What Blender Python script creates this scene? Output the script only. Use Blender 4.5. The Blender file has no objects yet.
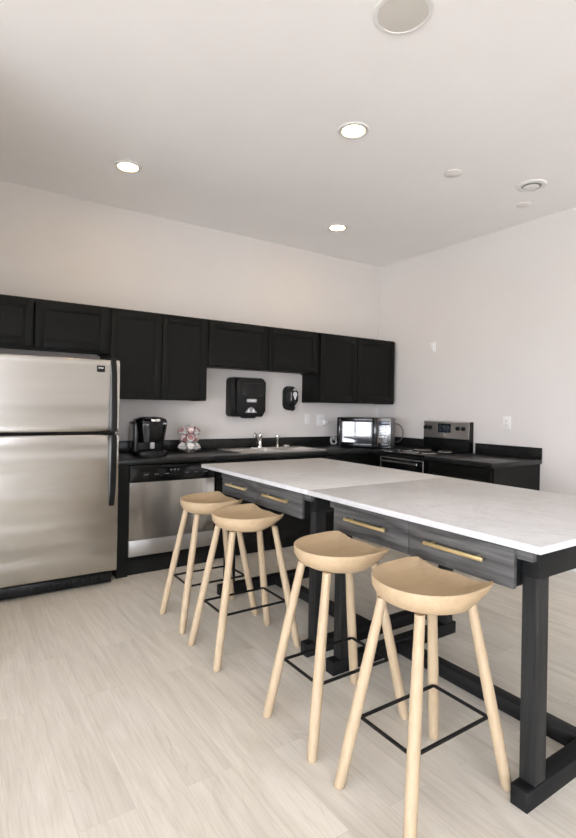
import bpy, bmesh, math, random
from mathutils import Vector, Matrix
random.seed(7)
S = bpy.context.scene
C = S.collection
PI = math.pi

# ------------------------------------------------------------------ materials
def nt(name):
    m = bpy.data.materials.new(name); m.use_nodes = True
    t = m.node_tree; b = t.nodes['Principled BSDF']
    return m, t, b
def lnk(t, a, b): t.links.new(a, b)
def node(t, k, **kw):
    n = t.nodes.new(k)
    for a, v in kw.items(): setattr(n, a, v)
    return n
def coords(t, scale=(1,1,1), rot=(0,0,0)):
    tc = node(t, 'ShaderNodeTexCoord'); mp = node(t, 'ShaderNodeMapping')
    mp.inputs['Scale'].default_value = scale; mp.inputs['Rotation'].default_value = rot
    lnk(t, tc.outputs['Object'], mp.inputs['Vector']); return mp.outputs['Vector']
def noise(t, vec, scale, detail=4, rough=.55, dist=0):
    n = node(t, 'ShaderNodeTexNoise'); n.inputs['Scale'].default_value = scale
    n.inputs['Detail'].default_value = detail; n.inputs['Roughness'].default_value = rough
    n.inputs['Distortion'].default_value = dist
    lnk(t, vec, n.inputs['Vector']); return n.outputs['Fac']
def ramp(t, fac, stops):
    r = node(t, 'ShaderNodeValToRGB'); e = r.color_ramp.elements
    while len(e) < len(stops): e.new(.5)
    for i, (p, c) in enumerate(stops):
        e[i].position = p; e[i].color = (*c, 1) if len(c) == 3 else c
    lnk(t, fac, r.inputs['Fac']); return r.outputs['Color']
def mix(t, fac, a, b, mode='MIX'):
    n = node(t, 'ShaderNodeMix', data_type='RGBA', blend_type=mode)
    for sock, v in ((n.inputs[0], fac), (n.inputs[6], a), (n.inputs[7], b)):
        if hasattr(v, 'is_linked') or hasattr(v, 'links'): lnk(t, v, sock)
        elif isinstance(v, (int, float)): sock.default_value = v
        else: sock.default_value = (*v, 1)
    return n.outputs[2]
def bump(t, b, h, strength, dist=.002):
    n = node(t, 'ShaderNodeBump'); n.inputs['Strength'].default_value = strength
    n.inputs['Distance'].default_value = dist
    lnk(t, h, n.inputs['Height']); lnk(t, n.outputs['Normal'], b.inputs['Normal'])
def simple(name, col, rough=.5, metal=0, spec=.5, var=.06, vs=14, bmp=0, coat=0):
    m, t, b = nt(name)
    f = noise(t, coords(t), vs, 3)
    lo = tuple(c*(1-var) for c in col); hi = tuple(min(1, c*(1+var)) for c in col)
    lnk(t, ramp(t, f, [(.3, lo), (.7, hi)]), b.inputs['Base Color'])
    b.inputs['Roughness'].default_value = rough; b.inputs['Metallic'].default_value = metal
    b.inputs['Specular IOR Level'].default_value = spec
    b.inputs['Coat Weight'].default_value = coat
    if bmp: bump(t, b, noise(t, coords(t), 260, 3), bmp)
    return m
def wood(name, dark, light, axis, rough=.45, gs=1.0, contrast=(.3,.7), bmp=.15, spec=.4, fine=.82):
    m, t, b = nt(name)
    sc = [26*gs]*3; sc[axis] = 1.6*gs
    v = coords(t, tuple(sc))
    f1 = noise(t, v, 1.0, 5, .6, .8)
    sc2 = [150*gs]*3; sc2[axis] = 3.5*gs
    f2 = noise(t, coords(t, tuple(sc2)), 1.0, 2, .5)
    c1 = ramp(t, f1, [(contrast[0], dark), (contrast[1], light)])
    c2 = ramp(t, f2, [(.35, (fine,fine,fine)), (.6, (1,1,1))])
    lnk(t, mix(t, 1.0, c1, c2, 'MULTIPLY'), b.inputs['Base Color'])
    b.inputs['Roughness'].default_value = rough; b.inputs['Specular IOR Level'].default_value = spec
    if bmp: bump(t, b, f2, bmp, .001)
    return m
def emis(name, col, s):
    m, t, b = nt(name)
    b.inputs['Base Color'].default_value = (.9,.9,.9,1)
    b.inputs['Emission Color'].default_value = (*col, 1); b.inputs['Emission Strength'].default_value = s
    return m
def brushed(name, col, axis, rough=.24, amp=.10, dent=.5):
    m, t, b = nt(name)
    sc = [900.]*3; sc[axis] = 3.
    f = noise(t, coords(t, tuple(sc)), 1.0, 2, .5)
    lnk(t, ramp(t, f, [(.3, tuple(c*.94 for c in col)), (.7, col)]), b.inputs['Base Color'])
    b.inputs['Metallic'].default_value = 1
    r = node(t, 'ShaderNodeMapRange'); r.inputs['To Min'].default_value = rough; r.inputs['To Max'].default_value = rough+amp
    lnk(t, f, r.inputs['Value']); lnk(t, r.outputs['Result'], b.inputs['Roughness'])
    # gentle oil-canning of thin sheet metal
    sl = [3.2]*3; sl[axis] = .35
    g = noise(t, coords(t, tuple(sl)), 1.6, 1, .4)
    bump(t, b, g, dent, .03)
    return m

M = {}
M['wall'] = simple('wall_paint', (.675,.645,.615), .75, spec=.25, var=.012, vs=2, bmp=.06)
M['ceil'] = simple('ceiling_paint', (.93,.915,.905), .85, spec=.2, var=.012, vs=2, bmp=.05)
M['trim'] = simple('trim_paint', (.8,.78,.75), .5, var=.02)
M['cab'] = simple('black_cabinet_paint', (.0038,.0041,.0034), .48, spec=.2, var=.15, vs=30)
M['cabside'] = simple('black_cabinet_side', (.0042,.0045,.004), .5, spec=.2, var=.15, vs=30)
M['black'] = simple('black_plastic', (.006,.0065,.0062), .4, spec=.28, var=.1)
M['gloss'] = simple('gloss_black', (.004,.0045,.0045), .14, spec=.35, var=.1)
M['glass'] = simple('dark_oven_glass', (.008,.009,.010), .05, var=.1, coat=.5)
M['rubber'] = simple('rubber', (.01,.01,.01), .7, spec=.2)
M['steel'] = brushed('brushed_steel_door', (.52,.505,.475), 0, .17, .07)
M['steelp'] = brushed('brushed_steel_kick', (.44,.425,.40), 2, .42, .06, .0)
M['steelv'] = brushed('brushed_steel_dishwasher', (.50,.485,.46), 2, .20, .06, .3)
M['steely'] = brushed('brushed_steel_panel', (.60,.585,.565), 1, .26)
M['chrome'] = simple('chrome', (.78,.77,.75), .12, 1, var=.02)
M['sinksteel'] = simple('sink_steel', (.74,.71,.67), .42, 1, var=.03)
M['brass'] = simple('brushed_brass', (.95,.80,.45), .38, 1, var=.04, vs=60)
M['iron'] = simple('black_iron', (.005,.005,.005), .5, spec=.25, var=.1)
M['oak'] = wood('stool_oak', (.455,.33,.195), (.505,.38,.24), 0, .55, .8, (.25,.75), .03, .25, .93)
M['oakz'] = wood('stool_leg_oak', (.46,.35,.22), (.515,.40,.265), 2, .5, .8, (.25,.75), .04, .3, .92)
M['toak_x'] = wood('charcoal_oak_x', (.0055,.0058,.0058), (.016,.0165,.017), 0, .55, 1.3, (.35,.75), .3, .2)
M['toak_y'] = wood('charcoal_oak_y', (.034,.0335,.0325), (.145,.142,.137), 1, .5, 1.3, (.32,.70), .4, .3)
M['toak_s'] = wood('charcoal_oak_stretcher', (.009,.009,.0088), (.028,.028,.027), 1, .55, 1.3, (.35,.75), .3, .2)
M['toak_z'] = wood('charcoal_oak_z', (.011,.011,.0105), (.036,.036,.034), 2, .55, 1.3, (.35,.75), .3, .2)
M['white'] = simple('white_plastic', (.78,.77,.75), .4, var=.02)
M['offwhite'] = simple('speaker_grille', (.66,.63,.58), .7, var=.03, vs=300)
M['print'] = simple('white_print', (.72,.73,.74), .5, var=.05)
M['greyprint'] = simple('grey_print', (.38,.38,.38), .4, var=.05)
M['dimprint'] = simple('dim_print', (.09,.09,.09), .4)
M['lcd'] = simple('blue_grey_display', (.03,.045,.07), .15, var=.3, vs=90)
M['cordgrey'] = simple('grey_cord', (.16,.16,.155), .5)
M['cordwhite'] = simple('white_cord', (.62,.61,.60), .5)
M['lens'] = simple('smoked_clear_plastic', (.30,.30,.30), .12, var=.2, vs=60)
M['podred'] = simple('pod_red_print', (.42,.20,.20), .4, var=.3, vs=120)
M['podpink'] = simple('pod_pale_foil', (.70,.58,.57), .35, var=.15, vs=120)
M['podwhite'] = simple('pod_white_cup', (.76,.75,.73), .4)
M['lamp'] = emis('lamp_diffuser', (1,.66,.28), 48)
M['dark'] = simple('dark_void', (.01,.01,.01), .8)

def floor_mat():
    m, t, b = nt('vinyl_plank_floor')
    # planks run along y: turn the brick rows so that they follow y
    v = coords(t, (1,1,1), (0,0,PI/2))
    br = node(t, 'ShaderNodeTexBrick'); br.offset = .37; br.offset_frequency = 2
    br.inputs['Scale'].default_value = 1; br.inputs['Brick Width'].default_value = 1.22
    br.inputs['Row Height'].default_value = .18; br.inputs['Mortar Size'].default_value = .0008
    br.inputs['Mortar Smooth'].default_value = .3
    br.inputs['Color1'].default_value = (0,0,0,1); br.inputs['Color2'].default_value = (1,1,1,1)
    br.inputs['Mortar'].default_value = (.5,.5,.5,1)
    lnk(t, v, br.inputs['Vector'])
    # shift the grain by a random amount per plank
    tc = node(t, 'ShaderNodeTexCoord'); ad = node(t, 'ShaderNodeVectorMath', operation='MULTIPLY_ADD')
    sp = node(t, 'ShaderNodeCombineXYZ'); lnk(t, br.outputs['Color'], sp.inputs['X']); lnk(t, br.outputs['Color'], sp.inputs['Y'])
    lnk(t, sp.outputs['Vector'], ad.inputs[0]); ad.inputs[1].default_value = (7, 13, 0); lnk(t, tc.outputs['Object'], ad.inputs[2])
    def st(sc):
        mp = node(t, 'ShaderNodeMapping'); mp.inputs['Scale'].default_value = sc
        lnk(t, ad.outputs['Vector'], mp.inputs['Vector']); return mp.outputs['Vector']
    f1 = noise(t, st((9, 1.1, 1)), 1, 5, .62, 1.6)
    f2 = noise(t, st((70, 2.4, 1)), 1, 4, .6, .5)
    f3 = noise(t, st((2.2, .7, 1)), 1, 2, .5)
    wv = node(t, 'ShaderNodeTexWave', wave_type='BANDS', bands_direction='X')
    wv.inputs['Scale'].default_value = 5; wv.inputs['Distortion'].default_value = 9; wv.inputs['Detail'].default_value = 2
    wv.inputs['Detail Scale'].default_value = 1.2
    lnk(t, st((1.6, .35, 1)), wv.inputs['Vector'])
    base = ramp(t, f1, [(.28, (.64,.60,.52)), (.5, (.725,.685,.605)), (.72, (.80,.765,.69))])
    fine = ramp(t, f2, [(.30, (.90,.885,.87)), (.52, (1,1,1)), (.8, (1.0,1.0,1.0))])
    c = mix(t, 1.0, base, fine, 'MULTIPLY')
    cer = ramp(t, wv.outputs['Fac'], [(.40, (1,1,1)), (.5, (.84,.82,.79)), (.60, (1,1,1))])
    c = mix(t, .7, c, cer, 'MULTIPLY')
    tone = ramp(t, f3, [(.3, (.93,.925,.92)), (.7, (1.05,1.05,1.05))])
    c = mix(t, 1.0, c, tone, 'MULTIPLY')
    pl = ramp(t, br.outputs['Color'], [(0, (.975,.972,.97)), (1, (1.015,1.015,1.015))])
    c = mix(t, 1.0, c, pl, 'MULTIPLY')
    c = mix(t, br.outputs['Fac'], c, (.58,.52,.45))
    lnk(t, c, b.inputs['Base Color'])
    b.inputs['Roughness'].default_value = .42; b.inputs['Specular IOR Level'].default_value = .35
    bump(t, b, f2, .12, .001)
    return m
M['floor'] = floor_mat()

def quartz():
    m, t, b = nt('white_quartz')
    f = noise(t, coords(t, (1,1,1)), 5, 6, .65, 1.2)
    v = noise(t, coords(t, (1.2,.8,1), (0,0,.6)), 2.2, 7, .6, 2.2)
    base = ramp(t, f, [(.3, (.58,.575,.575)), (.7, (.655,.65,.652))])
    vein = ramp(t, v, [(.47, (1,1,1)), (.497, (.86,.855,.85)), (.52, (1,1,1))])
    sp = ramp(t, noise(t, coords(t), 160, 2), [(.30, (.90,.90,.90)), (.42, (1,1,1))])
    lnk(t, mix(t, .6, mix(t, .8, base, vein, 'MULTIPLY'), sp, 'MULTIPLY'), b.inputs['Base Color'])
    b.inputs['Roughness'].default_value = .38; b.inputs['Specular IOR Level'].default_value = .4
    return m
M['quartz'] = quartz()

def laminate():
    m, t, b = nt('black_granite_laminate')
    f = noise(t, coords(t), 90, 5, .7)
    g = noise(t, coords(t), 22, 4, .6)
    c1 = ramp(t, f, [(.45, (.006,.0065,.006)), (.62, (.024,.025,.0235)), (.75, (.07,.07,.066))])
    c2 = ramp(t, g, [(.4, (.6,.6,.6)), (.65, (1.15,1.15,1.15))])
    lnk(t, mix(t, 1.0, c1, c2, 'MULTIPLY'), b.inputs['Base Color'])
    b.inputs['Roughness'].default_value = .3; b.inputs['Specular IOR Level'].default_value = .32
    return m
M['lam'] = laminate()

# ------------------------------------------------------------------ mesh builder
class MB:
    def __init__(s): s.bm = bmesh.new()
    def box(s, x0, x1, y0, y1, z0, z1, bev=0, seg=2):
        r = bmesh.ops.create_cube(s.bm, size=1)
        vs = r['verts']
        bmesh.ops.scale(s.bm, vec=(x1-x0, y1-y0, z1-z0), verts=vs)
        bmesh.ops.translate(s.bm, vec=((x0+x1)/2, (y0+y1)/2, (z0+z1)/2), verts=vs)
        if bev:
            es = {e for v in vs for e in v.link_edges}
            r2 = bmesh.ops.bevel(s.bm, geom=list(es), offset=bev, segments=seg, affect='EDGES', profile=.5)
            return r2['verts']
        return vs
    def frame(s, face_axis, a0, a1, b0, b1, w, p0, p1, bev=0):
        # rectangular ring of four bars; face_axis 'x' or 'y' is the thin axis p0..p1, a is the horizontal axis, b is z
        for (u0, u1, v0, v1) in ((a0, a0+w, b0, b1), (a1-w, a1, b0, b1), (a0+w, a1-w, b0, b0+w), (a0+w, a1-w, b1-w, b1)):
            if face_axis == 'y': s.box(u0, u1, p0, p1, v0, v1, bev)
            else: s.box(p0, p1, u0, u1, v0, v1, bev)
    def ring(s, c, ax, r, n):
        ax = Vector(ax).normalized(); up = Vector((0,0,1)) if abs(ax.z) < .9 else Vector((1,0,0))
        u = ax.cross(up).normalized(); w = ax.cross(u)
        return [s.bm.verts.new(Vector(c) + (u*math.cos(2*PI*i/n) + w*math.sin(2*PI*i/n))*r) for i in range(n)]
    def skin(s, rings, cap=True):
        n = len(rings[0])
        for a, b in zip(rings, rings[1:]):
            for i in range(n): s.bm.faces.new((a[i], a[(i+1)%n], b[(i+1)%n], b[i]))
        if cap:
            s.bm.faces.new(rings[0][::-1]); s.bm.faces.new(rings[-1])
    def cyl(s, p, q, r0, r1=None, n=20):
        r1 = r0 if r1 is None else r1; d = Vector(q)-Vector(p)
        s.skin([s.ring(p, d, r0, n), s.ring(q, d, r1, n)])
    def tube(s, pts, r, n=10, closed=False):
        pts = [Vector(p) for p in pts]; rs = []
        N = len(pts)
        d0 = None; u = None
        for i, p in enumerate(pts):
            if closed: d = (pts[(i+1)%N]-pts[i-1]).normalized()
            else: d = (pts[min(i+1,N-1)]-pts[max(i-1,0)]).normalized()
            if u is None:
                up = Vector((0,0,1)) if abs(d.z) < .9 else Vector((1,0,0)); u = d.cross(up).normalized()
            else:
                u = (u - d*u.dot(d)).normalized()
            w = d.cross(u); rr = r[i] if isinstance(r, (list, tuple)) else r
            rs.append([s.bm.verts.new(p+(u*math.cos(2*PI*k/n)+w*math.sin(2*PI*k/n))*rr) for k in range(n)])
        if closed: rs.append(rs[0]); s.skin(rs, False)
        else: s.skin(rs)
    def lathe(s, c, prof, n=32, axis='z'):
        rs = []
        for r, h in prof:
            ring = []
            for i in range(n):
                a = 2*PI*i/n; x, y = r*math.cos(a), r*math.sin(a)
                p = {'z': (x, y, h), 'y': (x, h, y), 'x': (h, x, y)}[axis]
                ring.append(s.bm.verts.new(Vector(c)+Vector(p)))
            rs.append(ring)
        s.skin(rs)
    def prism(s, pts, axis, p0, p1, bev=0):
        def P(a, b, t): return {'x': (t, a, b), 'y': (a, t, b), 'z': (a, b, t)}[axis]
        A = [s.bm.verts.new(P(a, b, p0)) for a, b in pts]; B = [s.bm.verts.new(P(a, b, p1)) for a, b in pts]
        f1 = s.bm.faces.new(A[::-1]); f2 = s.bm.faces.new(B); n = len(pts); fs = [f1, f2]
        for i in range(n): fs.append(s.bm.faces.new((A[i], A[(i+1)%n], B[(i+1)%n], B[i])))
        if bev:
            es = list({e for f in (f1, f2) for e in f.edges})
            bmesh.ops.bevel(s.bm, geom=es, offset=bev, segments=2, affect='EDGES', profile=.5)
        return fs
    def rounded(s, a0, a1, b0, b1, r, axis, p0, p1, bev=0, n=5):
        pts = []
        for cx, cy, st in ((a1-r, b1-r, 0), (a0+r, b1-r, 90), (a0+r, b0+r, 180), (a1-r, b0+r, 270)):
            for k in range(n+1):
                t = math.radians(st+90*k/n); pts.append((cx+r*math.cos(t), cy+r*math.sin(t)))
        return s.prism(pts, axis, p0, p1, bev)
    def turn(s, ang, c=(0,0,0)):
        bmesh.ops.rotate(s.bm, verts=s.bm.verts, cent=c, matrix=Matrix.Rotation(ang, 3, 'Z'))
    def move(s, v): bmesh.ops.translate(s.bm, verts=s.bm.verts, vec=v)
    def build(s, name, mat, parent=None, org=(0,0,0), ang=35):
        bmesh.ops.recalc_face_normals(s.bm, faces=s.bm.faces)
        if parent is not None: org = parent['_o'] if '_o' in parent else (0,0,0)
        bmesh.ops.translate(s.bm, verts=s.bm.verts, vec=-Vector(org))
        me = bpy.data.meshes.new(name)
        for f in s.bm.faces: f.smooth = True
        s.bm.to_mesh(me); s.bm.free()
        me.set_sharp_from_angle(angle=math.radians(ang))
        me.materials.append(M[mat])
        o = bpy.data.objects.new(name, me); C.objects.link(o)
        if parent is not None:
            o.parent = parent; o['_o'] = tuple(org)
        else:
            o.location = org; o['_o'] = tuple(org)
        return o
def tag(o, label, cat, group=None):
    o['label'] = label; o['category'] = cat
    if group: o['group'] = group
    return o
def thing(name, label, cat, loc=(0,0,0), group=None):
    o = bpy.data.objects.new(name, None); C.objects.link(o); o.location = loc; o['_o'] = tuple(loc)
    o.empty_display_size = .1
    return tag(o, label, cat, group)
def struct(o): o['kind'] = 'structure'; return o
def b1(name, mat, parent, *a, org=(0,0,0), **k):
    m = MB(); m.box(*a, **k); return m.build(name, mat, parent, org)

# ------------------------------------------------------------------ key planes (metres)
XR, YB, H = 4.413, 4.587, 3.082        # right wall, back wall, ceiling
XL, YF = -6.2, -6.6                    # wall with the windows, wall behind the camera

# ------------------------------------------------------------------ room shell
struct(b1('floor', 'floor', None, XL-.15, XR+.15, YF-.15, YB+.15, -.12, 0))
struct(b1('ceiling', 'ceil', None, XL-.15, XR+.15, YF-.15, YB+.15, H, H+.12))
struct(b1('wall_back', 'wall', None, XL-.15, XR+.15, YB, YB+.15, 0, H))
struct(b1('wall_light_block', 'wall', None, -.30, -.18, 2.75, YB, 0, H))  # unseen wall, added to keep window light off the back wall's left end
def holed_wall(name, axis, p0, p1, a0, a1, holes):
    m = MB()
    def bx(u0, u1, z0, z1):
        if u1-u0 < 1e-4 or z1-z0 < 1e-4: return
        if axis == 'x': m.box(p0, p1, u0, u1, z0, z1)
        else: m.box(u0, u1, p0, p1, z0, z1)
    cur = a0
    for (h0, h1, z0, z1) in sorted(holes):
        bx(cur, h0, 0, H); bx(h0, h1, 0, z0); bx(h0, h1, z1, H); cur = h1
    bx(cur, a1, 0, H)
    return struct(m.build(name, 'wall'))
WL = [(-6.3,-4.5,.10,2.3), (-4.2,-2.5,.10,2.3), (-2.3,-1.25,.10,2.3), (-.75,.45,.10,2.3)]
WF = [(-1.4,-.2,.10,2.3)]
WR = []
holed_wall('wall_left', 'x', XL-.15, XL, YF, YB, WL)
holed_wall('wall_right', 'x', XR, XR+.15, YF, YB, WR)
holed_wall('wall_front', 'y', YF-.15, YF, XL-.15, XR+.15, WF)
n = 0
for axis, p, hs, sg in (('x', XL, WL, 1), ('y', YF, WF, 1), ('x', XR, WR, -1)):
    for (h0, h1, z0, z1) in hs:
        n += 1
        m = MB()
        q0, q1 = sorted((p-.12*sg, p-.06*sg))
        m.frame(axis, h0, h1, z0, z1, .05, q0, q1)
        mid = (h0+h1)/2
        if axis == 'x': m.box(q0, q1, mid-.025, mid+.025, z0+.05, z1-.05)
        else: m.box(mid-.025, mid+.025, q0, q1, z0+.05, z1-.05)
        struct(m.build('window_%d' % n, 'trim'))
        L = bpy.data.lights.new('daylight_portal', 'AREA'); L.shape = 'RECTANGLE'; L.size = h1-h0; L.size_y = z1-z0
        L.cycles.is_portal = True
        o = bpy.data.objects.new('daylight_portal', L); C.objects.link(o)
        if axis == 'x': o.location = (p-.14*sg, mid, (z0+z1)/2); o.rotation_euler = (0, -PI/2*sg, 0); L.size, L.size_y = z1-z0, h1-h0
        else: o.location = (mid, p-.14, (z0+z1)/2); o.rotation_euler = (PI/2, 0, 0)
# baseboards and an added dark reflection band (rubber-dark base on the wall with the cabinets is hidden; light base on the right wall)
struct(b1('baseboard_right', 'trim', None, XR-.012, XR, -2.95, 2.49, 0, .09))
struct(b1('reflection_band_front', 'rubber', None, XL+.012, XR, YF, YF+.012, 0, .24))  # added out of view, gives the refrigerator doors a dark stripe to reflect
struct(b1('baseboard_left', 'trim', None, XL, XL+.012, YF, YB, 0, .09))

# ------------------------------------------------------------------ ceiling fittings
def downlight(x, y, label, r=.085):
    t = thing('recessed_light', label, 'ceiling light', (x, y, H), 'recessed ceiling lights')
    m = MB(); m.lathe((x, y, 0), [(r*.82, H-.002), (r*.84, H-.007), (r*1.12, H-.008), (r*1.18, H-.001), (r*1.18, H+.004), (r*.82, H+.004)], 40)
    m.build('trim_ring', 'white', t)
    m = MB(); m.lathe((x, y, 0), [(.001, H-.0045), (r*.80, H-.004), (r*.815, H-.001), (.001, H-.001)], 40); m.build('diffuser', 'lamp', t)
downlight(1.076, 3.757, 'lit recessed ceiling light above the refrigerator')
downlight(2.092, 2.434, 'lit recessed ceiling light above the island tables, largest of the three')
downlight(3.103, 3.82, 'small lit recessed ceiling light near the room corner, above the sink')
t = thing('ceiling_speaker', 'large round off-white speaker grille set in the ceiling', 'speaker', (1.641, 1.592, H))
m = MB(); m.lathe((1.641, 1.592, 0), [(.108, H-.003), (.110, H-.008), (.126, H-.007), (.132, H-.001), (.132, H+.003), (.108, H+.003)], 48); m.build('bezel', 'white', t)
m = MB(); m.lathe((1.641, 1.592, 0), [(.001, H-.009), (.06, H-.0085), (.107, H-.005), (.107, H-.001), (.001, H-.001)], 48); m.build('grille', 'offwhite', t)
x, y = 3.715, 2.225
t = thing('ceiling_vent', 'round white ceiling air vent with a raised centre cone', 'vent', (x, y, H))
m = MB(); m.lathe((x, y, 0), [(.072, H-.003), (.078, H-.014), (.104, H-.010), (.112, H-.001), (.112, H+.003), (.072, H+.003)], 40); m.build('collar', 'white', t)
m = MB(); m.lathe((x, y, 0), [(.001, H-.022), (.045, H-.020), (.056, H-.014), (.05, H-.010), (.001, H-.010)], 40); m.build('cone', 'white', t)
m = MB(); m.lathe((x, y, 0), [(.001, H-.004), (.071, H-.004), (.071, H-.001), (.001, H-.001)], 40); m.build('throat', 'greyprint', t)
m = MB(); m.lathe((3.063, 2.442, 0), [(.001, H-.012), (.05, H-.011), (.062, H-.006), (.064, H-.001), (.001, H-.001)], 36)
tag(m.build('ceiling_cover', 'trim', None, (3.063, 2.442, H)), 'plain flat white disc cover on the ceiling between the light and the vent', 'ceiling cover')
m = MB(); m.lathe((4.01, 2.467, 0), [(.001, H-.010), (.045, H-.009), (.056, H-.005), (.058, H-.001), (.001, H-.001)], 36)
tag(m.build('ceiling_cover', 'trim', None, (4.01, 2.467, H)), 'small flat white disc cover just below the round ceiling vent, close to the wall', 'ceiling cover')

# ------------------------------------------------------------------ shaker doors
def shaker(parent, axis, face, a0, a1, z0, z1, name='door', mat='cab', rail=.06, th=.02, sgn=-1):
    # face: coordinate of the outer face; sgn -1 means it looks towards -axis
    back = face - sgn*th; pan = face - sgn*.009
    m = MB()
    p0, p1 = sorted((face, back))
    m.frame(axis, a0, a1, z0, z1, rail, p0, p1, .0025)
    q0, q1 = sorted((pan, back))
    if axis == 'y': m.box(a0+rail-.004, a1-rail+.004, q0, q1, z0+rail-.004, z1-rail+.004)
    else: m.box(q0, q1, a0+rail-.004, a1-rail+.004, z0+rail-.004, z1-rail+.004)
    # small bevelled inner moulding
    b0, b1_ = sorted((face - sgn*.004, back))
    w = .010
    m.frame(axis, a0+rail-.002, a1-rail+.002, z0+rail-.002, z1-rail+.002, w, b0, b1_, .002)
    return m.build(name, mat, parent)

CF = YB-.33        # upper door face
def upper(x0, x1, z0, z1, doors, label, stile=.028):
    t = thing('wall_cabinet', label, 'cabinet', ((x0+x1)/2, YB, z0), 'black wall cabinets')
    m = MB(); yb = YB-.001; yf = CF+.022
    T = .018
    m.box(x0, x0+T, yf+.018, yb, z0, z1); m.box(x1-T, x1, yf+.018, yb, z0, z1)
    m.box(x0+T, x1-T, yf+.018, yb, z1-T, z1); m.box(x0+T, x1-T, yf+.018, yb, z0+.012, z0+.012+T); m.box(x0+T, x1-T, yb-.008, yb, z0+T, z1-T)
    m.build('carcass', 'cabside', t)
    m = MB(); m.frame('y', x0, x1, z0, z1, .035, yf, yf+.018); m.build('face_frame', 'cab', t)
    for (a, b) in doors: shaker(t, 'y', CF, a, b, z0+.012, z1-.012)
    return t
upper(-.02, 1.098, 1.755, 2.134, [(.0, .534), (.546, 1.084)], 'low black wall cabinet above the refrigerator, two paneled doors')
upper(1.10, 1.968, 1.385, 2.134, [(1.110, 1.536), (1.543, 1.962)], 'tall black wall cabinet above the coffee maker, two paneled doors')
upper(1.97, 3.258, 1.70, 2.134, [(1.98, 2.614), (2.621, 3.225)], 'low black wall cabinet above the sink and paper towel dispenser')
upper(3.26, 4.362, 1.395, 2.134, [(3.262, 3.772), (3.779, 4.350)], 'tall black wall cabinet above the microwave, in the room corner')

# ------------------------------------------------------------------ base units
BF = YB-.62; ZT = .874     # base door face, underside of the worktop
def toe(m, x0, x1): m.box(x0, x1, BF+.075, BF+.09, 0, .10)
m = MB(); m.box(1.10, 1.186, BF, YB-.01, 0, ZT); 
tag(m.build('filler_panel', 'cab', None, (1.14, BF, 0)), 'narrow black panel between the refrigerator and the dishwasher', 'panel')
m = MB(); m.box(3.747, 3.765, 3.79, BF+.04, 0.0, ZT-.002); m.box(3.747, 3.80, BF+.02, BF+.04, 0.0, ZT-.002)
tag(m.build('filler_panel', 'cab', None, (3.76, 3.85, 0)), 'black corner panel between the stove and the base cabinet under the microwave', 'panel')
def base(x0, x1, doors, label, drawers=()):
    t = thing('base_cabinet', label, 'cabinet', ((x0+x1)/2, BF, 0), 'black base cabinets on the back wall')
    m = MB(); T = .018; yb = YB-.005; yf = BF+.022
    m.box(x0, x0+T, yf+.018, yb, .0, ZT); m.box(x1-T, x1, yf+.018, yb, .0, ZT)
    m.box(x0+T, x1-T, yf+.018, yb, .10, .10+T); m.box(x0+T, x1-T, yb-.008, yb, .10+T, ZT); toe(m, x0+T, x1-T)
    m.build('carcass', 'cabside', t)
    m = MB(); m.frame('y', x0, x1, .10, ZT, .035, yf, yf+.018); m.box(x0+.035, x1-.035, yf, yf+.018, .70, .72); m.build('face_frame', 'cab', t)
    for a, b in doors: shaker(t, 'y', BF, a, b, .115, .695)
    for a, b in drawers: shaker(t, 'y', BF, a, b, .722, ZT-.012, 'drawer_front', rail=.04)
    return t
base(1.918, 3.10, [(1.94, 2.50), (2.52, 3.08)], 'black base cabinet under the sink, behind the island', [(1.94, 2.50), (2.52, 3.08)])
base(3.102, 3.745, [(3.12, 3.70)], 'black base cabinet under the microwave corner', [(3.12, 3.70)])

# dishwasher
dx0, dx1 = 1.190, 1.914
t = thing('dishwasher', 'stainless steel dishwasher with black control panel, built in under the counter', 'dishwasher', ((dx0+dx1)/2, BF, 0))
b1('tub', 'black', t, dx0+.01, dx1-.01, BF+.03, YB-.04, .105, ZT-.006)
def dish_door():
    m = MB(); n = 12; pts = []
    for k in range(n+1):
        f = k/n; pts.append((dx0+(dx1-dx0)*f, BF-.004-.006*math.sin(PI*f)))
    pts += [(dx1, BF+.028), (dx0, BF+.028)]
    m.prism(pts, 'z', .284, .729, .003); return m
dish_door().build('door', 'steelv', t)
m = MB(); m.box(dx0, dx1, BF-.006, BF+.028, .150, .277, .003); m.build('lower_panel', 'steelp', t)
pn = MB(); pn.prism([(BF+.028, .735), (BF-.006, .735), (BF-.014, .78), (BF-.010, .862), (BF+.028, .866)], 'x', dx0, dx1, .003)
pn = pn.build('control_panel', 'gloss', t)
m = MB(); m.box(1.44, 1.66, BF-.0185, BF-.012, .845, .857, .003); m.build('door_latch', 'black', pn)
for k in range(7):
    if k == 3: continue
    m = MB(); m.box(1.30+k*.085, 1.335+k*.085, BF-.0145, BF-.0105, .786, .792); m.build('button', 'dimprint', pn)
for k in range(3):
    m = MB(); m.box(1.515+.03*k, 1.53+.03*k, BF-.0148, BF-.0115, .812, .824); m.build('indicator', 'dimprint', pn)
m = MB(); m.box(dx0, dx1, BF+.03, BF+.045, .0, .145); m.build('kick_plate', 'black', t)

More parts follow.
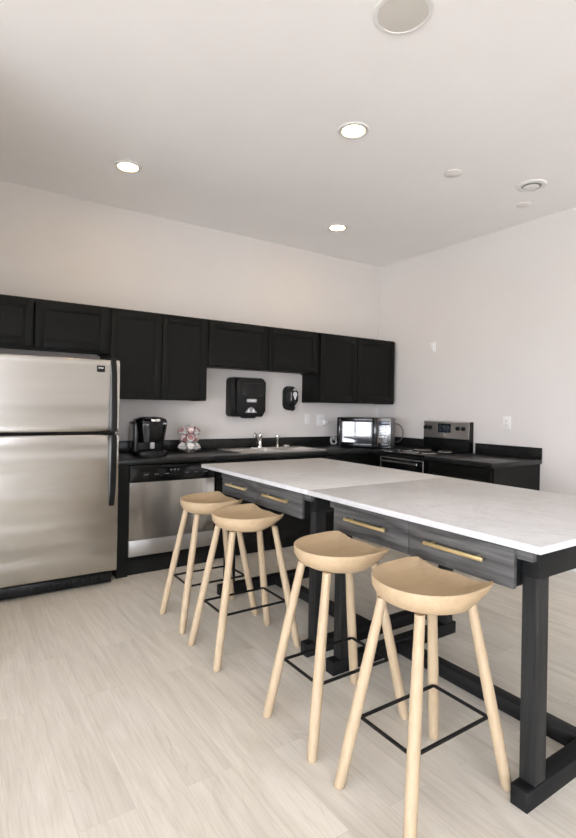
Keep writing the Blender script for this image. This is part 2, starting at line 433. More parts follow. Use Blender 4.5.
# refrigerator
fx0, fx1, fy = .255, 1.070, 3.8555
ztop = 1.669; zs0, zs1 = 1.120, 1.136
t = thing('refrigerator', 'large stainless steel top freezer refrigerator with black vertical handles', 'refrigerator', ((fx0+fx1)/2, fy, 0))
b1('body', 'black', t, fx0+.006, fx1-.012, fy+.07, YB-.03, .03, ztop-.012, bev=.004)
def fdoor(z0, z1):
    m = MB(); n = 14; d = .058
    prof = []
    for k in range(6): a = PI/2*k/5; prof.append((fy+.016*(1-math.sin(a)), z0+.016*(1-math.cos(a))))
    for k in range(1, n):
        f = k/n; prof.append((fy-.004*math.sin(PI*f), z0+.016+(z1-z0-.032)*f))
    for k in range(6): a = PI/2*k/5; prof.append((fy+.016*(1-math.cos(a)), z1-.016*(1-math.sin(a))))
    pts = prof+[(fy+d, z1), (fy+d, z0)]
    m.prism(pts, 'x', fx0, fx1, .004); return m
fz = fdoor(zs1, ztop); fz = fz.build('freezer_door', 'steel', t)
fd = fdoor(.100, zs0).build('lower_door', 'steel', t)
for dname, p0, z0, z1, parent in (('h', 0, zs1+.004, ztop-.002, fz), ('h', 0, .590, zs0-.002, fd)):
    m = MB()
    x0, x1 = 1.004, 1.044
    if z0 > 1: prof = [(fy+.006, z0), (fy-.052, z0+.004), (fy-.05, z0+.12), (fy-.030, z1-.10), (fy-.008, z1), (fy+.006, z1)]
    else: prof = [(fy+.006, z0), (fy-.010, z0), (fy-.032, z0+.10), (fy-.052, z1-.12), (fy-.052, z1-.004), (fy+.006, z1)]
    m.prism(prof, 'x', x0, x1, .006); m.build('handle', 'black', parent)
bd = MB(); bd.box(.905, .962, fy-.006, fy+.001, 1.575, 1.622, .002); bd = bd.build('badge', 'gloss', fz)
m = MB()
for k, (dx, w) in enumerate(((.010,.006),(.019,.004),(.026,.004),(.033,.005),(.041,.003))):
    m.box(.905+dx, .905+dx+w, fy-.0072, fy-.0055, 1.600-.002*(k%2), 1.610)
m.build('badge_lettering', 'print', bd)
g = MB(); g.box(fx0+.02, fx1-.03, fy+.03, fy+.05, .012, .088, .004)
for k in range(11): g.box(fx0+.05+k*.066, fx0+.05+k*.066+.045, fy+.024, fy+.031, .03, .07, .002)
g.build('base_grille', 'black', t)
b1('gasket', 'rubber', t, fx0+.02, fx1-.02, fy+.03, fy+.062, zs0-.006, zs1+.006)
for x in (fx0+.06, fx1-.09):
    m = MB(); m.cyl((x, fy+.09, 0), (x, fy+.09, .04), .022); m.build('foot', 'black', t)
m = MB(); m.box(fx1-.09, fx1-.02, fy+.012, fy+.10, ztop-.012, ztop+.016, .006); m.build('hinge_cover', 'black', t)

# ------------------------------------------------------------------ worktops
CY = YB-.645        # front edge of the back worktop
SX0, SX1, SY0, SY1 = 2.245, 3.155, 4.08, 4.49     # sink opening
t = thing('countertop', 'long black speckled laminate worktop along the back wall, with the sink', 'countertop', (2.6, YB, ZT))
m = MB()
z0, z1 = ZT, .914
xa, xb = 1.10, XR-.002
m.box(xa, SX0, CY, YB-.002, z0, z1, .006); m.box(SX1, xb, CY, YB-.002, z0, z1, .006)
m.box(SX0-.006, SX1+.006, CY, SY0, z0, z1, .006); m.box(SX0-.006, SX1+.006, SY1, YB-.002, z0, z1, .006)
m.box(3.715, xb, 3.79, CY+.02, z0, z1, .006)
m.build('worktop', 'lam', t)
m = MB(); m.box(xa, xb, YB-.022, YB-.002, z1, 1.016, .004); m.box(XR-.022, XR-.002, 3.80, YB-.02, z1, 1.016, .004); m.build('backsplash', 'lam', t)
YE = 2.493
t = thing('countertop', 'short black speckled worktop along the side wall, beside the stove', 'countertop', (4.1, 2.86, ZT))
m = MB(); m.box(XR-.740, XR-.002, YE, 3.196, z0, z1, .006); m.build('worktop', 'lam', t)
m = MB(); m.box(XR-.022, XR-.002, YE, 3.176, z1, 1.016, .004); m.build('backsplash', 'lam', t)
t = thing('base_cabinet', 'black base cabinet beside the stove, with a plain end panel', 'cabinet', (4.1, 2.86, 0))
m = MB(); m.box(XR-.665, XR-.003, YE+.02, YE+.038, 0, ZT); m.box(XR-.665, XR-.003, 3.175, 3.193, 0, ZT)
m.box(XR-.665, XR-.003, YE+.038, 3.175, .1, .118); m.box(XR-.012, XR-.003, YE+.038, 3.175, .118, ZT); m.box(XR-.615, XR-.60, YE+.038, 3.175, 0, .1)
m.build('carcass', 'cabside', t)
m = MB(); m.frame('x', YE+.02, 3.193, .10, ZT, .035, XR-.685, XR-.665); m.build('face_frame', 'cab', t)
shaker(t, 'x', XR-.705, YE+.035, 3.18, .115, .695); shaker(t, 'x', XR-.705, YE+.035, 3.18, .715, ZT-.012, 'drawer_front', rail=.04)

# sink + faucet
t = thing('kitchen_sink', 'stainless steel double bowl sink set in the black worktop', 'sink', ((SX0+SX1)/2, 4.28, .914))
m = MB()
rx0, rx1, ry0, ry1 = 2.215, 3.19, 4.055, 4.545
mid = (SX0+SX1)/2
zr0, zr1 = .9145, .921
for a, b_, c, d in ((rx0, SX0+.015, ry0, ry1), (SX1-.015, rx1, ry0, ry1), (SX0+.015, SX1-.015, ry0, SY0+.015), (SX0+.015, SX1-.015, 4.40, ry1), (mid-.015, mid+.015, SY0+.015, 4.40)):
    m.box(a, b_, c, d, zr0, zr1)
m.frame
m.build('rim', 'sinksteel', t)
for (a, b_) in ((SX0+.012, mid-.012), (mid+.012, SX1-.012)):
    c, d = SY0+.012, 4.405; m = MB(); T = .003; zb = .745
    m.box(a, a+T, c, d, zb, zr0); m.box(b_-T, b_, c, d, zb, zr0); m.box(a, b_, c, c+T, zb, zr0); m.box(a, b_, d-T, d, zb, zr0); m.box(a, b_, c, d, zb-T, zb)
    bw = m.build('bowl', 'sinksteel', t)
    m = MB(); m.lathe(((a+b_)/2, (c+d)/2, 0), [(.001, zb+.002), (.03, zb+.003), (.042, zb+.006), (.045, zb), (.001, zb)], 24); m.build('drain', 'chrome', bw)
fxx, fyy, fz0 = 2.655, 4.462, .921
t = thing('faucet', 'chrome single lever kitchen faucet behind the sink', 'faucet', (fxx, fyy, fz0))
m = MB(); m.rounded(fxx-.11, fxx+.11, fyy-.026, fyy+.026, .025, 'z', fz0, fz0+.008, .002); m.build('deck_plate', 'chrome', t)
m = MB(); m.lathe((fxx, fyy, 0), [(.026, fz0+.008), (.026, fz0+.02), (.021, fz0+.03), (.021, fz0+.105), (.024, fz0+.115), (.022, fz0+.135), (.010, fz0+.142)], 24); m.build('body', 'chrome', t)
m = MB(); m.tube([(fxx, fyy, fz0+.065), (fxx-.035, fyy-.02, fz0+.105), (fxx-.075, fyy-.05, fz0+.140), (fxx-.105, fyy-.08, fz0+.152), (fxx-.122, fyy-.10, fz0+.140), (fxx-.124, fyy-.104, fz0+.118)], [.014,.0135,.013,.013,.013,.012], 14); m.build('spout', 'chrome', t)
m = MB(); m.tube([(fxx, fyy, fz0+.138), (fxx+.002, fyy-.01, fz0+.152), (fxx-.02, fyy-.045, fz0+.168)], [.010,.009,.006], 10); m.build('lever', 'chrome', t)
sx, sy = 2.872, 4.467
t = thing('side_sprayer', 'upright chrome side sprayer next to the kitchen faucet', 'sprayer', (sx, sy, fz0))
m = MB(); m.lathe((sx, sy, 0), [(.024, fz0), (.022, fz0+.010), (.015, fz0+.018), (.015, fz0+.03), (.001, fz0+.03)], 20); m.build('base', 'chrome', t)
m = MB(); m.lathe((sx, sy, 0), [(.012, fz0+.03), (.014, fz0+.075), (.019, fz0+.105), (.018, fz0+.125), (.008, fz0+.13)], 20); m.build('head', 'chrome', t)
# sink strainer basket on rim
x, y = 2.99, 4.48
m = MB(); m.lathe((x, y, 0), [(.02, fz0), (.036, fz0+.004), (.040, fz0+.020), (.037, fz0+.020), (.033, fz0+.008), (.001, fz0+.006)], 24)
tag(m.build('sink_strainer', 'chrome', None, (x, y, fz0)), 'small round steel strainer basket lying on the back rim of the sink', 'strainer')

# ------------------------------------------------------------------ things on the back wall
x0, x1, z0, z1 = 2.325, 2.706, 1.238, 1.632
yb = YB-.001
t = thing('towel_dispenser', 'black automatic paper towel dispenser mounted on the wall above the sink', 'towel dispenser', ((x0+x1)/2, YB, z0))
m = MB(); m.rounded(x0, x1, z0, z1, .03, 'y', yb-.11, yb, .008); m.build('body', 'black', t)
c = MB()
c.rounded(x0+.045, x1-.008, z0+.02, z1-.006, .035, 'y', yb-.155, yb-.108, .02)
cv = c.build('cover', 'black', t)
m = MB(); m.rounded(x0+.095, x1-.03, z0+.205, z1-.055, .012, 'y', yb-.1575, yb-.154, .001); m.build('window', 'gloss', cv)
m = MB(); m.rounded(2.478, 2.592, z0+.146, z0+.180, .012, 'y', yb-.1580, yb-.154); 
m.build('name_plate', 'greyprint', cv)
m = MB()
for k, dx in enumerate((0,.022,.040,.058,.076)): m.box(2.488+dx, 2.488+dx+.012, yb-.1592, yb-.1578, z0+.154, z0+.170+.004*(k%2))
m.build('name_plate_mark', 'print', cv)
m = MB(); m.prism([(2.46+.135*f, z0+.042+.055*math.sin(PI*f)) for f in [k/12 for k in range(13)]], 'y', yb-.158, yb-.154); m.build('sensor_window', 'lens', cv)
m = MB()
for cx in (2.502, 2.555): m.prism([(cx-.018, z0+.046), (cx+.018, z0+.046), (cx, z0+.086)], 'y', yb-.1592, yb-.1578)
m.build('hand_symbol', 'print', cv)
m = MB(); m.rounded(x0+.15, x1-.10, z0-.014, z0+.03, .012, 'y', yb-.12, yb-.03, .004); m.build('paper_slot', 'black', t)

x0, x1, z0, z1 = 3.003, 3.145, 1.312, 1.568
t = thing('soap_dispenser', 'small black oval soap dispenser on the wall, below the corner of the cabinet', 'soap dispenser', ((x0+x1)/2, YB, z0))
m = MB(); m.rounded(x0, x1, z0, z1, .055, 'y', yb-.04, yb, .006, 8); m.build('back_plate', 'black', t)
m = MB(); m.rounded(x0+.006, x1-.006, z0+.04, z1-.006, .055, 'y', yb-.10, yb-.038, .022, 8); cv = m.build('cover', 'gloss', t)
m = MB()
cx, cz = x0+.098, z0+.155
pts = [(cx, cz-.05)]+[(cx+.027*math.cos(a), cz+.014+.027*math.sin(a)) for a in [(-25+230*k/14)*PI/180 for k in range(15)]]
m.prism(pts, 'y', yb-.1025, yb-.098, .001); m.build('level_window', 'print', cv)
m = MB(); m.prism([(cx-.03, cz+.052), (cx+.03, cz+.052), (cx+.006, cz+.082), (cx-.012, cz+.082)], 'y', yb-.1022, yb-.098); m.build('hand_symbol', 'greyprint', cv)
m = MB(); m.box(x0+.042, x0+.052, yb-.1022, yb-.098, z0+.10, z1-.065); m.build('label_strip', 'greyprint', cv)
m = MB(); m.rounded(x0+.045, x1-.03, z0-.006, z0+.05, .02, 'y', yb-.085, yb-.02, .006); nz = m.build('push_bar', 'black', t)
m = MB(); m.cyl((x0+.085, yb-.065, z0-.012), (x0+.085, yb-.065, z0+.01), .012); m.build('nozzle', 'lens', nz)

def wall_plate(name, label, cat, axis, p, a, z, w, h, kind, sgn=-1):
    loc = (a, p, z) if axis == 'y' else (p, a, z)
    t = thing(name, label, cat, loc)
    def slab(nm, a0, a1, zz0, zz1, d0, d1, mat, parent, bev=0):
        m = MB(); q0, q1 = sorted((p+sgn*d0, p+sgn*d1))
        if axis == 'y': m.box(a0, a1, q0, q1, zz0, zz1, bev)
        else: m.box(q0, q1, a0, a1, zz0, zz1, bev)
        return m.build(nm, mat, parent)
    slab('plate', a-w/2, a+w/2, z-h/2, z+h/2, .0005, .007, 'white', t, .002)
    if kind == 'outlet':
        for dz in (-.021, .021):
            f = slab('socket', a-.017, a+.017, z+dz-.015, z+dz+.015, .006, .009, 'white', t, .001)
            for da in (-.007, .007): slab('slot', a+da-.0015, a+da+.0015, z+dz-.004, z+dz+.006, .0085, .0094, 'dark', f)
    else:
        slab('switch', a-.016, a+.016, z-.032, z+.032, .006, .011, 'white', t, .002)
    return t
wall_plate('light_switch', 'white switch plate on the wall under the tall corner cabinet', 'switch', 'y', YB, 3.335, 1.215, .075, .118, 'switch')
wall_plate('wall_outlet', 'white outlet plate on the back wall between the switch and the microwave', 'outlet', 'y', YB, 3.52, 1.20, .11, .125, 'outlet')
t = thing('plug_adapter', 'white plug adapter sitting in the outlet on the back wall', 'plug', (3.57, YB-.012, 1.175))
m = MB(); m.box(3.540, 3.600, YB-.05, YB-.0065, 1.150, 1.205, .008); m.build('housing', 'white', t)
m = MB(); m.box(3.553, 3.587, YB-.053, YB-.049, 1.162, 1.193, .001); m.build('face', 'trim', t)
wall_plate('wall_outlet', 'white outlet plate alone on the side wall above the short worktop', 'outlet', 'x', XR, 2.845, 1.228, .08, .125, 'outlet')
wall_plate('thermostat', 'small white plate high on the side wall near the corner cabinet', 'wall plate', 'x', XR, 3.745, 2.017, .075, .115, 'switch')

# cord tangle on the worktop
pts = []
for k in range(40):
    a = 2*PI*k/16; f = k/39
    pts.append((3.655+.038*math.cos(a)+.02*f, YB-.06-.03*f, .972+.048*math.sin(a)*(1-.25*f)))
m = MB(); m.tube(pts, .005, 8)
t = thing('power_cord', 'pale coiled power cord standing by the backsplash, next to the microwave', 'cord', (3.66, YB-.07, .914))
m.build('coil', 'cordwhite', t)
m = MB(); m.tube([pts[-1], (3.70, YB-.10, .96), (3.70, YB-.11, .922), (3.74, YB-.12, .920)], .004, 8); m.build('tail', 'cordwhite', t)

# ------------------------------------------------------------------ coffee maker (single serve) on the counter
def coffee():
    cx, cy, z = 1.455, 4.30, .914
    t = thing('coffee_maker', 'black single-serve coffee maker on the worktop beside the refrigerator', 'coffee maker', (cx, cy, z))
    def R(m): m.turn(math.radians(-8), (cx, cy, z)); return m
    m = MB(); m.rounded(cx-.13, cx+.13, cy-.14, cy+.13, .05, 'z', z, z+.035, .006); R(m).build('base', 'black', t)
    m = MB(); m.rounded(cx-.128, cx+.128, cy-.01, cy+.13, .04, 'z', z+.033, z+.235, .006); R(m).build('tower', 'black', t)
    # head: stacked superellipse sections
    m = MB(); rs = []
    for zz, w, d0, d1 in ((.108,.108,-.125,.12), (.114,.116,-.135,.125), (.25,.138,-.145,.128), (.285,.140,-.145,.128), (.308,.130,-.135,.12), (.320,.100,-.115,.10), (.326,.06,-.08,.07)):
        ring = []
        for k in range(36):
            a = 2*PI*k/36; ca, sa = math.cos(a), math.sin(a)
            ex = 2/3.2
            x = w*abs(ca)**ex*(1 if ca >= 0 else -1); yy = abs(sa)**ex*(d1 if sa >= 0 else d0)
            ring.append(m.bm.verts.new((cx+x, cy+yy, z+zz)))
        rs.append(ring)
    m.skin(rs); R(m).build('brew_head', 'gloss', t)
    m = MB(); m.tube([(cx-.085, cy-.10, z+.298), (cx-.06, cy-.150, z+.312), (cx, cy-.168, z+.317), (cx+.06, cy-.150, z+.312), (cx+.085, cy-.10, z+.298)], [.010,.012,.013,.012,.010], 12); R(m).build('lid_handle', 'gloss', t)
    m = MB(); m.rounded(cx-.02, cx+.055, z+.288, z+.310, .009, 'y', cy-.172, cy-.12, .003); R(m).build('lid_plate', 'chrome', t)
    m = MB(); m.box(cx+.085, cx+.112, cy-.1495, cy-.130, z+.265, z+.278, .002); R(m).build('button_panel', 'greyprint', t)
    m = MB(); m.rounded(cx-.085, cx+.085, cy-.155, cy-.03, .05, 'z', z+.03, z+.045, .003); R(m).build('drip_tray', 'rubber', t)
    m = MB(); m.rounded(cx-.150, cx-.110, cy-.10, cy+.11, .016, 'z', z+.036, z+.262, .006); wt = R(m).build('water_tank', 'lens2', t)
    m = MB(); m.rounded(cx-.154, cx-.116, cy-.105, cy+.115, .018, 'z', z+.262, z+.278, .005); R(m).build('tank_lid', 'black', wt)
    m = MB(); m.box(cx-.018, cx+.018, cy-.136, cy-.10, z+.06, z+.112, .004); R(m).build('spout', 'greyprint', t)
M['lens2'] = simple('smoked_tank', (.03,.031,.032), .15, var=.2)
coffee()

# pod carousel
px, py, pz = 1.845, 4.36, .914
t = thing('pod_carousel', 'chrome carousel rack for coffee pods beside the coffee maker', 'rack', (px, py, pz))
m = MB(); m.lathe((px, py, 0), [(.062, pz), (.064, pz+.006), (.05, pz+.010), (.012, pz+.016), (.001, pz+.016)], 32); m.build('base', 'chrome', t)
m = MB(); m.cyl((px, py, pz+.014), (px, py, pz+.235), .005); m.lathe((px, py, 0), [(.003, pz+.232), (.010, pz+.240), (.006, pz+.252), (.001, pz+.254)], 16); m.build('post', 'chrome', t)
tiers = ((.040, .104), (.112, .088), (.180, .104))
for zt, rr in tiers:
    m = MB()
    for dz, rad in ((0, rr-.006), (.03, rr-.002)):
        m.tube([(px+rad*math.cos(2*PI*k/32), py+rad*math.sin(2*PI*k/32), pz+zt+dz-.012) for k in range(32)], .0018, 6, True)
    for k in range(6):
        a = 2*PI*(k+.5)/6
        m.tube([(px, py, pz+zt-.012), (px+(rr-.006)*math.cos(a), py+(rr-.006)*math.sin(a), pz+zt-.012), (px+(rr-.002)*math.cos(a), py+(rr-.002)*math.sin(a), pz+zt+.018)], .0016, 6)
    m.build('tier', 'chrome', t)
def pod_mesh(cup, foil):
    z0 = 0
    root = None
    m = MB(); m.lathe((0,0,0), [(.016, -.044), (.022, -.042), (.029, -.002), (.0335, 0), (.0335, .0015), (.001, .0015)], 20)
    m.bm.verts.ensure_lookup_table()
    return m
def make_pod(cup, foil, label):
    r = thing('coffee_pod', label, 'coffee pod', (0,0,0), 'coffee pods in the carousel')
    pod_mesh(cup, foil).build('cup', cup, r)
    m = MB(); m.lathe((0,0,0), [(.026, .0016), (.026, .0028), (.001, .0030)], 20); m.build('foil_lid', foil, r)
    return r
protos = [make_pod('podwhite', 'podwhite', ''), make_pod('podwhite', 'podred', ''), make_pod('podred', 'podpink', '')]
used = [False]*3
def clone(root):
    r = root.copy(); C.objects.link(r)
    for ch in root.children:
        c = ch.copy(); C.objects.link(c); c.parent = r
        for g in ch.children:
            d = g.copy(); C.objects.link(d); d.parent = c
    return r
tn = ('lowest', 'middle', 'top'); 
kindlab = ['white coffee pod in the %s tier of the carousel', 'white coffee pod with red lid in the %s tier of the carousel', 'red coffee pod with pale lid in the %s tier of the carousel']
for ti, (zt, rr) in enumerate(tiers):
    for k in range(6):
        kd = 0 if ti == 0 else (1 if (k+ti) % 2 else 2)
        p = protos[kd] if not used[kd] else clone(protos[kd]); used[kd] = True
        a = 2*PI*k/6 + .3
        p.location = (px+(rr-.018)*math.cos(a), py+(rr-.018)*math.sin(a), pz+zt+.026)
        p.rotation_euler = (0, math.radians(52), a)
        p['label'] = kindlab[kd] % tn[ti]; p['group'] = 'coffee pods in the %s tier, %s' % (tn[ti], ('white', 'red lids', 'pale lids')[kd])

# ------------------------------------------------------------------ microwave in the corner
def microwave():
    A = Vector((3.565, 4.335)); w, dp, z0, z1 = .585, .30, .926, 1.242
    th = math.radians(54)
    t = thing('microwave', 'black and silver microwave oven turned across the corner of the worktop', 'microwave', (A.x, A.y, .914))
    t['_o'] = (A.x, A.y, .914); ang = -th
    # local: front edge along +x from 0..w, depth along +y
    def bd(m, nm, mat, parent, **k):
        m.turn(ang); m.move((A.x, A.y, 0)); return m.build(nm, mat, parent, **k)
    m = MB(); m.box(0, w, .02, dp, z0, z1, .004); bd(m, 'body', 'mwbody', t)
    m = MB(); m.frame('y', .0, .435, z0, z1, .045, -.006, .02, .003); d = bd(m, 'door', 'gloss', t)
    m = MB(); m.box(.040, .395, -.002, .012, z0+.04, z1-.04); bd(m, 'door_window', 'mwglass', d)
    m = MB(); m.frame('y', .035, .400, z0+.035, z1-.035, .012, -.010, 0, .002); bd(m, 'window_surround', 'black', d)
    m = MB(); m.box(.438, w, -.006, .02, z0, z1, .003); p = bd(m, 'control_panel', 'mwpanel', t)
    m = MB(); m.box(.452, w-.014, -.0085, -.005, z1-.075, z1-.03, .001); bd(m, 'display', 'lcd', p)
    for r in range(5):
        for c in range(3):
            m = MB(); m.box(.455+c*.033, .481+c*.033, -.0085, -.005, z1-.105-r*.026, z1-.087-r*.026, .001); bd(m, 'button', 'mwbutton', p)
    m = MB(); m.box(.452, w-.014, -.0095, -.005, z0+.012, z0+.052, .003); bd(m, 'door_button', 'gloss', p)
    for x in (.04, w-.04):
        for y in (.06, dp-.05):
            m = MB(); m.cyl((x, y, .9142), (x, y, z0+.002), .014); bd(m, 'foot', 'rubber', t)
    m = MB()
    pts = [(4.215, 4.20, 1.00), (4.27, 4.215, 1.015)]
    for k in range(15):
        a = math.radians(190-19*k); pts.append((4.335, 4.195-.105*math.cos(a+PI)*-1, 1.065+.105*math.sin(a)))
    pts += [(4.33, 4.26, .965), (4.27, 4.33, .923)]
    m.tube(pts, .0065, 10); m.build('power_cord', 'cordgrey', t)
M['mwbody'] = simple('microwave_case', (.20,.20,.20), .38, .6, var=.04)
M['mwglass'] = simple('microwave_window', (.05,.055,.06), .04, .0, spec=.8, var=.05, coat=.35)
M['mwpanel'] = simple('microwave_panel', (.22,.22,.22), .2, 1, var=.05)
M['mwbutton'] = simple('microwave_button', (.30,.30,.30), .3, .6)
microwave()

# ------------------------------------------------------------------ electric range
ry0, ry1, rx = 3.202, 3.780, 3.690
t = thing('kitchen_range', 'electric stove with stainless steel back panel against the side wall', 'stove', (4.05, 3.495, 0))
b1('body', 'black', t, rx+.03, XR-.03, ry0, ry1, .03, .895, bev=.003)
b1('cooktop', 'gloss', t, rx, XR-.085, ry0, ry1, .893, .916, bev=.005)
d = MB(); d.box(rx-.012, rx+.03, ry0+.004, ry1-.004, .26, .865, .004); d = d.build('oven_door', 'gloss', t)
m = MB(); m.frame('x', ry0+.006, ry1-.006, .262, .862, .010, rx-.016, rx-.010, .001); m.build('door_trim', 'steely', d)
m = MB(); m.box(rx-.017, rx-.011, ry0+.10, ry1-.10, .40, .72, .001); m.build('oven_window', 'glass', d)
m = MB(); m.cyl((rx-.055, ry0+.05, .825), (rx-.055, ry1-.05, .825), .011); m.cyl((rx-.055, ry0+.08, .825), (rx-.014, ry0+.08, .825), .008); m.cyl((rx-.055, ry1-.08, .825), (rx-.014, ry1-.08, .825), .008)
m.build('oven_handle', 'chrome', d)
dr = MB(); dr.box(rx-.010, rx+.03, ry0+.004, ry1-.004, .06, .25, .004); dr.build('storage_drawer', 'steely', t)
b1('kick_plate', 'black', t, rx+.04, rx+.05, ry0+.01, ry1-.01, 0, .06)
# back panel
bx = XR-.085
m = MB(); m.prism([(bx, .914), (bx, 1.03), (bx+.005, 1.215), (bx+.02, 1.222), (XR-.02, 1.222), (XR-.02, .90), (bx, .90)], 'y', ry0-.004, ry1); bp = m.build('back_panel', 'gloss', t)
m = MB(); m.prism([(bx-.006, 1.048), (bx-.001, 1.212), (bx+.012, 1.222), (bx+.012, 1.040)], 'y', ry0-.002, ry1-.004, .003); bs = m.build('control_fascia', 'steely', bp)
fasc = lambda z: bx-.006+.005*(z-1.048)/.164
for yy in (3.745, 3.685, 3.330, 3.262):
    m = MB(); zc = 1.152; f = fasc(zc); m.lathe((f, yy, zc), [(.023, .002), (.022, -.004), (.019, -.022), (.016, -.025), (.001, -.025)], 22, 'x'); kn = m.build('knob', 'black', bs)
    m = MB(); m.box(f-.030, f-.022, yy-.004, yy+.004, zc-.018, zc+.018, .001); m.build('knob_grip', 'black', kn)
m = MB(); m.box(fasc(1.15)-.003, fasc(1.15)+.004, 3.42, 3.585, 1.105, 1.198, .001); m.build('clock_display', 'glass', bs)
m = MB()
for k in range(3):
    for r in range(2): m.box(fasc(1.15)-.0042, fasc(1.15)-.002, 3.437+.05*k, 3.467+.05*k, 1.120+.036*r, 1.141+.036*r)
m.build('display_buttons', 'lcd', bs)
m = MB(); m.lathe((fasc(1.075), 3.50, 1.078), [(.012, .002), (.012, -.003), (.001, -.0035)], 20, 'x'); m.build('emblem', 'chrome', bs)
for (bxx, byy, br) in ((3.89, 3.35, .095), (4.17, 3.36, .075), (3.89, 3.64, .075), (4.17, 3.64, .095)):
    m = MB(); m.lathe((bxx, byy, 0), [(br, .916), (br+.012, .920), (br+.004, .924), (br-.012, .921), (br*.6, .917), (.001, .917)], 36); pan = m.build('drip_pan', 'chrome', t)
    pts = []
    for k in range(110):
        f = k/109; a = f*2*PI*3.5; r = .02+(br-.032)*f; pts.append((bxx+r*math.cos(a), byy+r*math.sin(a), .9285))
    m = MB(); m.tube(pts, .0048, 8); m.build('coil', 'iron', pan)

# ------------------------------------------------------------------ island: two tables end to end
TX0, TX1 = 1.553, 2.658
def table(y0, y1, ya, yb, dys, label, loc):
    # ya, yb: outer faces of the two end frames
    t = thing('island_table', label, 'table', loc, 'white topped island tables')
    b1('tabletop', 'quartz', t, TX0, TX1, y0, y1, .889, .914, bev=.002)
    for f, s in ((ya, 1), (yb, -1)):
        a, b_ = sorted((f, f+s*.062))
        m = MB(); m.box(1.620, 2.566, a, b_, 0, .068, .002); m.build('foot_rail', 'toak_x', t)
        for x in (1.668, 2.470):
            m = MB(); m.box(x, x+.066, a+.002, b_-.002, .070, .815 if False else .771, .0015); m.build('leg', 'toak_z', t)
        m = MB(); m.box(1.668, 2.536, a, b_, .771, .8885, .002); m.build('top_rail', 'toak_x', t)
    m = MB(); m.box(2.075, 2.141, ya+.062, yb-.062, .0, .062, .002); m.build('stretcher', 'toak_s', t)
    d0, d1, d2 = dys
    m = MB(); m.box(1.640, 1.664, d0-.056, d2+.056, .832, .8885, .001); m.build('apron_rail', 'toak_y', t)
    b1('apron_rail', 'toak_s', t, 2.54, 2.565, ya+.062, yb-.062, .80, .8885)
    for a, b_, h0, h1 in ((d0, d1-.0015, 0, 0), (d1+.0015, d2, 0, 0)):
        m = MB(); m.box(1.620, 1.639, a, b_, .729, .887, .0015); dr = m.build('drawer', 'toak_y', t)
        m = MB(); T = .014
        m.box(1.666, 2.05, a+.006, a+.006+T, .74, .87); m.box(1.666, 2.05, b_-.006-T, b_-.006, .74, .87); m.box(2.036, 2.05, a+.006+T, b_-.006-T, .74, .87)
        m.box(1.639, 2.05, a+.006, b_-.006, .732, .741); m.box(1.639, 1.666, a+.006, b_-.006, .741, .831)
        m.build('drawer_box', 'toak_x', dr)
        c = (a+b_)/2; L = .136
        m = MB(); m.box(1.586, 1.598, c-L, c+L, .801, .815, .002); m.box(1.597, 1.6205, c-L*.78-.006, c-L*.78+.006, .802, .814); m.box(1.597, 1.6205, c+L*.78-.006, c+L*.78+.006, .802, .814)
        h = m.build('handle', 'brass', dr); h['label'] = 'brass bar handle'
    return t
table(.878, 2.118, .947, 2.030, (1.010, 1.4875, 1.985), 'island table with white marble-look top and brass handles, at the open end', (2.1, 1.5, 0))
table(2.122, 3.439, 2.190, 3.287, (2.262, 2.748, 3.225), 'island table with white marble-look top and brass handles, facing the sink and dishwasher', (2.1, 2.78, 0))

# ------------------------------------------------------------------ bar stools
def seat_mesh():
    m = MB(); bm = m.bm
    N = 72
    def outline(a):
        ca, sa = math.cos(a), math.sin(a)
        ex = 2/2.05 if ca < 0 else 2/4.8
        x = abs(ca)**ex*(.162 if ca > 0 else .193)*(1 if ca >= 0 else -1); y = abs(sa)**ex*.192*(1 if sa >= 0 else -1)
        return x, y
    def dipf(y): return max(0, 1-(abs(y)/.165)**5.0)
    def front(x, y): return min(x, .162-.010*dipf(y))
    def rimz(a, x, y):
        base = .754+.006*max(0, x/.158)-.004*max(0, -x/.19)
        if x > .06:
            w = min(1, (x-.06)/.07); w = w*w*(3-2*w)
            base -= .024*dipf(y)*w
        return base
    rings = []
    rho = (.12, .3, .48, .64, .78, .88, .945, .985)
    C0 = .707
    for r in rho:
        ring = []
        for k in range(N):
            a = 2*PI*k/N; ox, oy = outline(a); ox = front(ox, oy); zr = rimz(a, ox, oy)
            x, y = ox*r, oy*r
            z = C0+(zr-C0)*r**2.6 + .005*math.exp(-((y/.035)**2))*max(0, x/.18)*r
            ring.append(bm.verts.new((x, y, z)))
        rings.append(ring)
    # rim and underside
    for r_b, r_f, z_b, z_f in ((1.0, 1.0, -.004, -.004), (1.0, .99, -.014, -.010), (.99, .96, -.034, -.022), (.955, .89, .703, -.036), (.885, .79, .684, .700), (.75, .66, .671, .685), (.5, .45, .664, .67), (.2, .2, .662, .663)):
        ring = []
        for k in range(N):
            a = 2*PI*k/N; ox, oy = outline(a); ox = front(ox, oy); zr = rimz(a, ox, oy)
            w = max(0, min(1, (ox+.02)/.16)); w = w*w*(3-2*w)
            f = r_b*(1-w)+r_f*w
            zb = zr+z_b if z_b < 0 else z_b; zf = zr+z_f if z_f < 0 else z_f
            ring.append(bm.verts.new((ox*f, oy*f, zb*(1-w)+zf*w)))
        rings.append(ring)
    m.skin(rings)
    return m
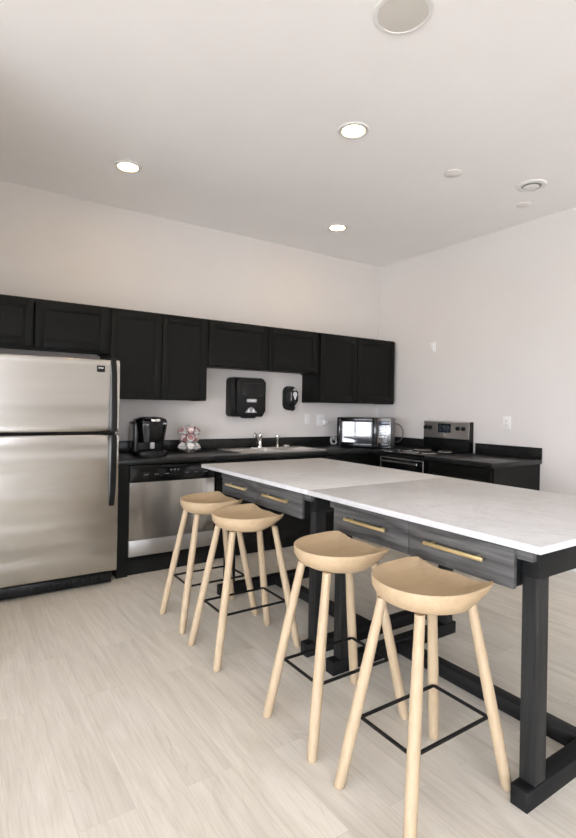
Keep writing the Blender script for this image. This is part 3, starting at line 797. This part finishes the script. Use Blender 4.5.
def make_stool():
    t = thing('bar_stool', '', 'stool', (0,0,0))
    seat_mesh().build('seat', 'oak', t, ang=60)
    tops = (.131, .086, .674); feet = (.250, .164, 0)
    zr = .252; f = zr/tops[2]
    for sx in (-1, 1):
        for sy in (-1, 1):
            T = Vector((sx*tops[0], sy*tops[1], tops[2]+ (.0))); F = Vector((sx*feet[0], sy*feet[1], 0))
            d = (T-F)
            m = MB()
            rs = []
            for q, r in ((.0, .0135), (.006, .018), (.014, .0205), (.30, .0218), (.6, .0205), (.9, .0178), (1.0, .0175)):
                c = F+d*q; ring = []
                for k in range(18):
                    a = 2*PI*k/18; ring.append(m.bm.verts.new((c.x+r*math.cos(a), c.y+r*math.sin(a), c.z)))
                rs.append(ring)
            m.skin(rs); m.build('leg', 'oakz', t, ang=50)
    hx = feet[0]+(tops[0]-feet[0])*f-.014; hy = feet[1]+(tops[1]-feet[1])*f-.014
    m = MB()
    r = .0052
    for p, q in (((-hx,-hy),(hx,-hy)), ((hx,-hy),(hx,hy)), ((hx,hy),(-hx,hy)), ((-hx,hy),(-hx,-hy))):
        x0, x1 = sorted((p[0], q[0])); y0, y1 = sorted((p[1], q[1]))
        m.box(x0-r, x1+r, y0-r, y1+r, zr-r, zr+r, .0015, 1)
    m.build('footrest_ring', 'iron', t)
    return t
st = make_stool()
spots = [((1.420, 1.215), 'pale oak saddle-seat stool at the open end of the island'),
         ((1.419, 1.702), 'pale oak saddle-seat stool second from the open end of the island'),
         ((1.404, 2.490), 'pale oak saddle-seat stool third from the open end of the island'),
         ((1.418, 2.985), 'pale oak saddle-seat stool beside the dishwasher, farthest from the camera')]
for i, ((x, y), lab) in enumerate(spots):
    s = st if i == 0 else clone(st)
    s.location = (x, y, 0); s['label'] = lab; s['group'] = 'bar stools along the island'

# ------------------------------------------------------------------ light: daylight from the windows
w = bpy.data.worlds.new('sky'); S.world = w; w.use_nodes = True
t = w.node_tree; bg = t.nodes['Background']
tc = node(t, 'ShaderNodeTexCoord'); sp = node(t, 'ShaderNodeSeparateXYZ'); lnk(t, tc.outputs['Generated'], sp.inputs[0])
mr = node(t, 'ShaderNodeMapRange'); mr.inputs['From Min'].default_value = -.25; mr.inputs['From Max'].default_value = .35
lnk(t, sp.outputs['Z'], mr.inputs['Value'])
lnk(t, ramp(t, mr.outputs['Result'], [(.0, (.52,.53,.56)), (.38, (.62,.63,.67)), (.45, (.95,.985,1.12)), (1, (.77,.89,1.12))]), bg.inputs['Color'])
bg.inputs['Strength'].default_value = 23

# ------------------------------------------------------------------ camera
f, yaw, roll, hc, cy = 508.466, math.radians(33.8706), math.radians(.9745), 1.3394, 407.401
cam = bpy.data.cameras.new('camera'); co = bpy.data.objects.new('camera', cam); C.objects.link(co)
cam.sensor_fit = 'VERTICAL'; cam.sensor_height = 24; cam.sensor_width = 24*576/838
cam.lens = f*24/838
cam.shift_y = (cy-419)/838
fw = Vector((math.sin(yaw), math.cos(yaw), 0)); rt = Vector((math.cos(yaw), -math.sin(yaw), 0)); up = Vector((0,0,1))
R_ = rt*math.cos(roll)+up*math.sin(roll); U_ = up*math.cos(roll)-rt*math.sin(roll)
mw = Matrix((R_, U_, -fw)).transposed().to_4x4(); mw.translation = (0, 0, hc)
co.matrix_world = mw
cam.clip_start = .05
S.camera = co

for o in C.objects:
    if '_o' in o: del o['_o']
S.view_settings.view_transform = 'Standard'; S.view_settings.look = 'None'
S.view_settings.gamma = 1; S.view_settings.use_curve_mapping = False
S.view_settings.exposure = 0.27
try: S.cycles.max_bounces = 14; S.cycles.diffuse_bounces = 8
except Exception: pass
